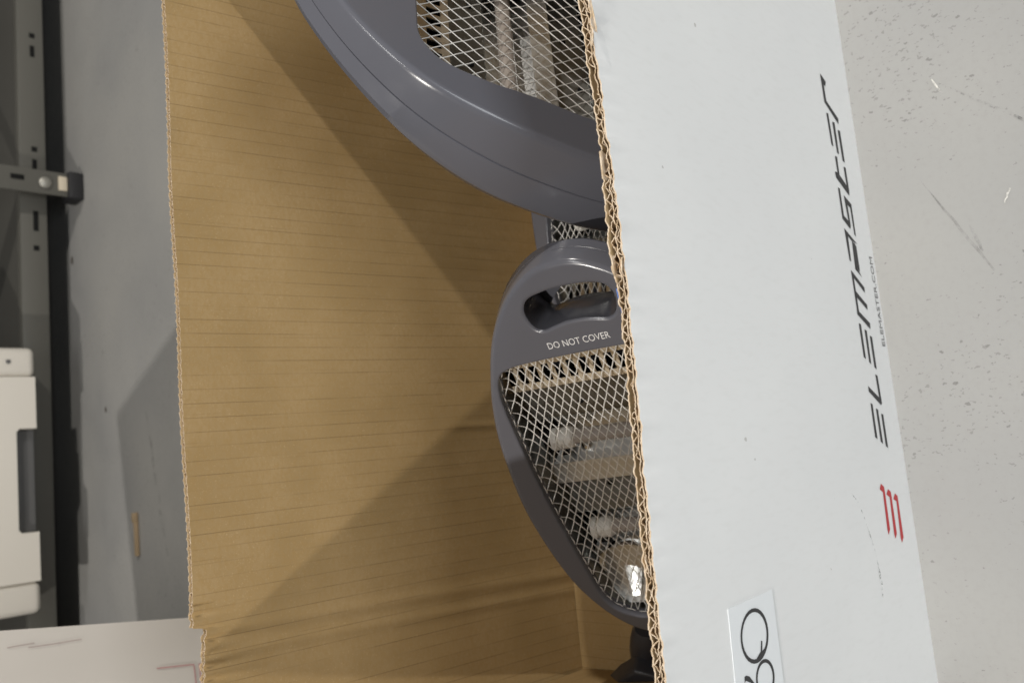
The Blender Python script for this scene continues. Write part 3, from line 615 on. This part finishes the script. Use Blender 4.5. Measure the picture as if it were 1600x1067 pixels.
MA = np.array([[0.8675, 0.3673, 0.3354], [0.1895, 0.3794, -0.9056], [-0.4598, 0.8492, 0.2595]])
cA, sA = math.cos(math.radians(11.3)), math.sin(math.radians(11.3))
MA = np.stack([MA[:, 0] * cA + MA[:, 1] * sA, -MA[:, 0] * sA + MA[:, 1] * cA, MA[:, 2]], 1)
PA = np.array([0.2256, 0.3532, 0.2498]) + MA @ np.array([0.092, 0.168, 0.0])
hA = make_heater('quartz_heater', mat4([MA[:, 0], MA[:, 1], MA[:, 2]], PA), OHA, WHA, 0.0, 0.008, thick=1.1, smooth=40, cell=(0.0118, 0.0162))
tag(hA, 'largest-looking grey quartz heater, standing tilted with its broad rounded side and seam showing', 'heater', 'grey quartz heaters in the box')
# a third one lies flat below them: copy of the first with its parts
def copy_tree(o, parent=None):
    c = o.copy(); COL.objects.link(c); c.parent = parent
    for ch in list(o.children): copy_tree(ch, c)
    return c
hC = copy_tree(hB)
hC.matrix_world = mat4([(0.06, 0.998, 0), (-0.998, 0.06, 0), (0, 0, 1)], (0.083, 0.460, 0.100))
for ch in list(hC.children):
    if ch.name.startswith(('blue_strip', 'foot_bar', 'hinge', 'stand_arm', 'glint_wing')): bpy.data.objects.remove(ch)
tag(hC, 'dark shaded heater lying flat in the gap between the two others', 'heater', 'grey quartz heaters in the box')

# ------------------------------------------------------------------ second white box, behind on the left
p1 = Vector((-0.152, 1.0, 0.271)); p2 = Vector((-0.1273, 1.0, 0.46)); sl = (p2.x - p1.x) / (p2.z - p1.z)
def ex(z): return p1.x + (z - p1.z) * sl
hh = 0.69; fd = Vector((-0.985, -0.17)); bd = Vector((-0.40, 0.917))
def quadbox(nm, th, parent):
    out = []
    for z in (0.002, hh):
        e = Vector((ex(z), 1.0)); a = e; b = e + fd * 0.6; c = b + bd * 0.45; d = e + bd * 0.45
        out.append([a, b, c, d])
    return out
lo, hi = quadbox('x', 0, None)
wb2 = empty('carton', Matrix.Translation((-0.4, 1.1, 0))); tag(wb2, 'white printed carton behind the open box, next to the shelf', 'box'); INV2 = wb2.matrix_world.inverted()
for i in range(4):
    j = (i + 1) % 4
    c0 = Vector((sum(p.x for p in lo) / 4, sum(p.y for p in lo) / 4))
    inn = lambda p, z: (p.x + (c0.x - p.x) * 0.012, p.y + (c0.y - p.y) * 0.012, z)
    k0 = 0.0015
    A = [(lo[i].x, lo[i].y, 0.002), (lo[j].x, lo[j].y, 0.002), (hi[j].x, hi[j].y, hh), (hi[i].x, hi[i].y, hh)]
    B = [inn(lo[i], 0.002), inn(lo[j], 0.002), inn(hi[j], hh), inn(hi[i], hh)]
    o = mesh_obj('wall', A + B, [(0, 1, 2, 3), (7, 6, 5, 4), (3, 2, 6, 7), (0, 4, 5, 1), (1, 5, 6, 2), (0, 3, 7, 4)], CARTONM, wb2); o.matrix_parent_inverse = INV2
    if i == 0: fw = o
# printed marks on that carton (plane of its front wall)
nf = Vector((fd.y, -fd.x, 0)); nf = nf if nf.y < 0 else -nf
def on_carton(s, z): return Vector((ex(z) + fd.x * s, 1.0 + fd.y * s, z)) + nf.normalized() * 0.0012
def carton_line(s0, z0, s1, z1, wd, m_):
    a = on_carton(s0, z0); b = on_carton(s1, z1); d = (b - a).normalized(); q = nf.normalized().cross(d) * wd / 2
    o = mesh_obj('printed_line', [a + q, b + q, b - q, a - q], [(0, 1, 2, 3)], m_, wb2); o.matrix_parent_inverse = INV2
for a in ((0.017, 0.455, 0.0145, 0.43), (0.0185, 0.436, 0.0165, 0.405), (0.0165, 0.408, 0.0145, 0.385)): carton_line(*a, 0.0009, FADED)
for a in ((0.052, 0.262, 0.052, 0.22), (0.052, 0.262, 0.12, 0.262), (0.052, 0.268, 0.12, 0.268), (0.052, 0.268, 0.052, 0.31)): carton_line(*a, 0.0014, PINK)

# ------------------------------------------------------------------ shelf at the back
SH = empty('metal_shelf', Matrix.Translation((0.7, 2.1, 0))); tag(SH, 'grey slotted-steel shelf unit with black plastic feet', 'shelf'); ISH = SH.matrix_world.inverted()
def shelf_part(nm, bm, m_, par=None, smooth=True):
    o = bm_obj(nm, bm, m_, par or SH, smooth=smooth); 
    if par is None: o.matrix_parent_inverse = ISH
    return o
BZ0, BZ1, BY = 0.066, 0.121, 2.13
bm = bmesh.new(); box(bm, (0.35, BY, (BZ0 + BZ1) / 2), (2.9, 0.003, BZ1 - BZ0), 0.001); box(bm, (0.35, BY + 0.014, BZ1), (2.9, 0.03, 0.003), 0.001); beam = shelf_part('beam', bm, SHELFM)
bm = bmesh.new(); box(bm, (0.35, BY + 0.31, BZ1 - 0.006), (2.9, 0.55, 0.006), 0.001); shelf_part('shelf_board', bm, SHELFD)
bm = bmesh.new(); box(bm, (0.35, BY + 0.62, 0.55), (2.9, 0.004, 1.1)); shelf_part('light_block_panel', bm, SHELFD)  # unseen panel added to keep light out from under the shelf
for px in (0.722, -0.95, 1.70):
    for py in ((2.085,) if px == 0.722 else (2.10,)):
        bm = bmesh.new(); box(bm, (px, py, 0.53), (0.056, 0.004, 1.04), 0.001); box(bm, (px + 0.027, py + 0.02, 0.53), (0.004, 0.04, 1.04), 0.001); post = shelf_part('post', bm, SHELFM)
        bm = bmesh.new(); box(bm, (px, py + 0.015, 0.017), (0.066, 0.056, 0.034), 0.005, 2); shelf_part('foot_cap', bm, RUBBER)
        if px == 0.722:
            bm = bmesh.new(); lathe(bm, [(0.0, -0.008), (0.009, -0.007), (0.013, -0.004), (0.014, 0.0)], 18, Matrix.Translation((px - 0.002, py - 0.004, 0.083)) @ Matrix.Rotation(-math.pi / 2, 4, 'X')); shelf_part('bolt', bm, ZINC)
            bm = bmesh.new(); box(bm, (px + 0.002, py - 0.0035, 0.0445), (0.034, 0.002, 0.019), 0.0005); shelf_part('paper_scrap', bm, PATCH)
            for z in (0.140, 0.20):
                bm = bmesh.new(); box(bm, (px + 0.004, py - 0.0025, z), (0.012, 0.002, 0.028), 0.0009); shelf_part('slot', bm, BLACK)
for (x, w_, h_) in ((0.815, 0.012, 0.012), (0.776, 0.028, 0.010), (0.64, 0.048, 0.011), (0.575, 0.012, 0.012), (1.1, 0.012, 0.012), (1.06, 0.028, 0.010)):
    bm = bmesh.new(); box(bm, (x, BY - 0.0022, 0.0905), (w_, 0.0016, h_), 0.0007); shelf_part('slot', bm, BLACK)
# ------------------------------------------------------------------ printer standing on the shelf
PR = empty('printer', Matrix.Translation((0.035, 2.056, 0.124)) @ Matrix.Rotation(math.radians(1.2), 4, 'Z')); tag(PR, 'cream plastic printer with rounded corners standing on the grey shelf', 'printer')
def pr(nm, c, s, b, m_, par=None):
    bm = bmesh.new(); box(bm, c, s, b, 4); return bm_obj(nm, bm, m_, par or PR)
X0, X1 = -0.268, 0.285
pr('body', (0.008, 0.20, 0.135), (0.53, 0.36, 0.24), 0.012, GREYPL)
pr('side_cover', (X1 - 0.030, 0.002, 0.1525), (0.0635, 0.10, 0.29), 0.014, CREAMPL)
pr('side_cover', (X0 + 0.030, 0.002, 0.1525), (0.0635, 0.10, 0.29), 0.014, CREAMPL)
bm = bmesh.new()
xs0, xs1 = X0 + 0.0625, X1 - 0.0625; nl_, nr_ = -0.105, 0.112; bz, tz, nz = 0.0085, 0.295, 0.047
pts = [(xs0, bz), (nl_, bz), (nl_, nz - 0.006), (nl_ + 0.006, nz), (nr_ - 0.006, nz), (nr_, nz - 0.006), (nr_, bz), (xs1, bz), (xs1, tz), (xs0, tz)]
fvs = [bm.verts.new((x, -0.048, z)) for x, z in pts]; bvs = [bm.verts.new((x, 0.02, z)) for x, z in pts]
bm.faces.new(fvs); bm.faces.new(bvs[::-1])
for i in range(len(pts)): bm.faces.new((fvs[i], fvs[(i + 1) % len(pts)], bvs[(i + 1) % len(pts)], bvs[i]))
bm_obj('front_cover', bm, CREAMPL, PR, smooth=False)
pr('tray_recess', (0.0035, -0.012, 0.026), (0.214, 0.03, 0.036), 0.002, GREYPL)
pr('badge', (0.165, -0.0485, 0.098), (0.014, 0.0014, 0.006), 0.0005, BLACK)
pr('button', (X1 - 0.03, -0.0502, 0.06), (0.008, 0.002, 0.008), 0.0008, GREYPL)

# ------------------------------------------------------------------ splinter on the floor
bm = bmesh.new(); box(bm, (0, 0, 0.004), (0.088, 0.012, 0.007), 0.0015); box(bm, (0.034, 0.002, 0.005), (0.02, 0.017, 0.008), 0.002)
sp = bm_obj('wood_splinter', bm, WOOD); sp.location = (-0.092, 1.825, 0); sp.rotation_euler = (0, 0, 0.03)
tag(sp, 'small pale wood splinter lying on the grey floor behind the box', 'splinter')
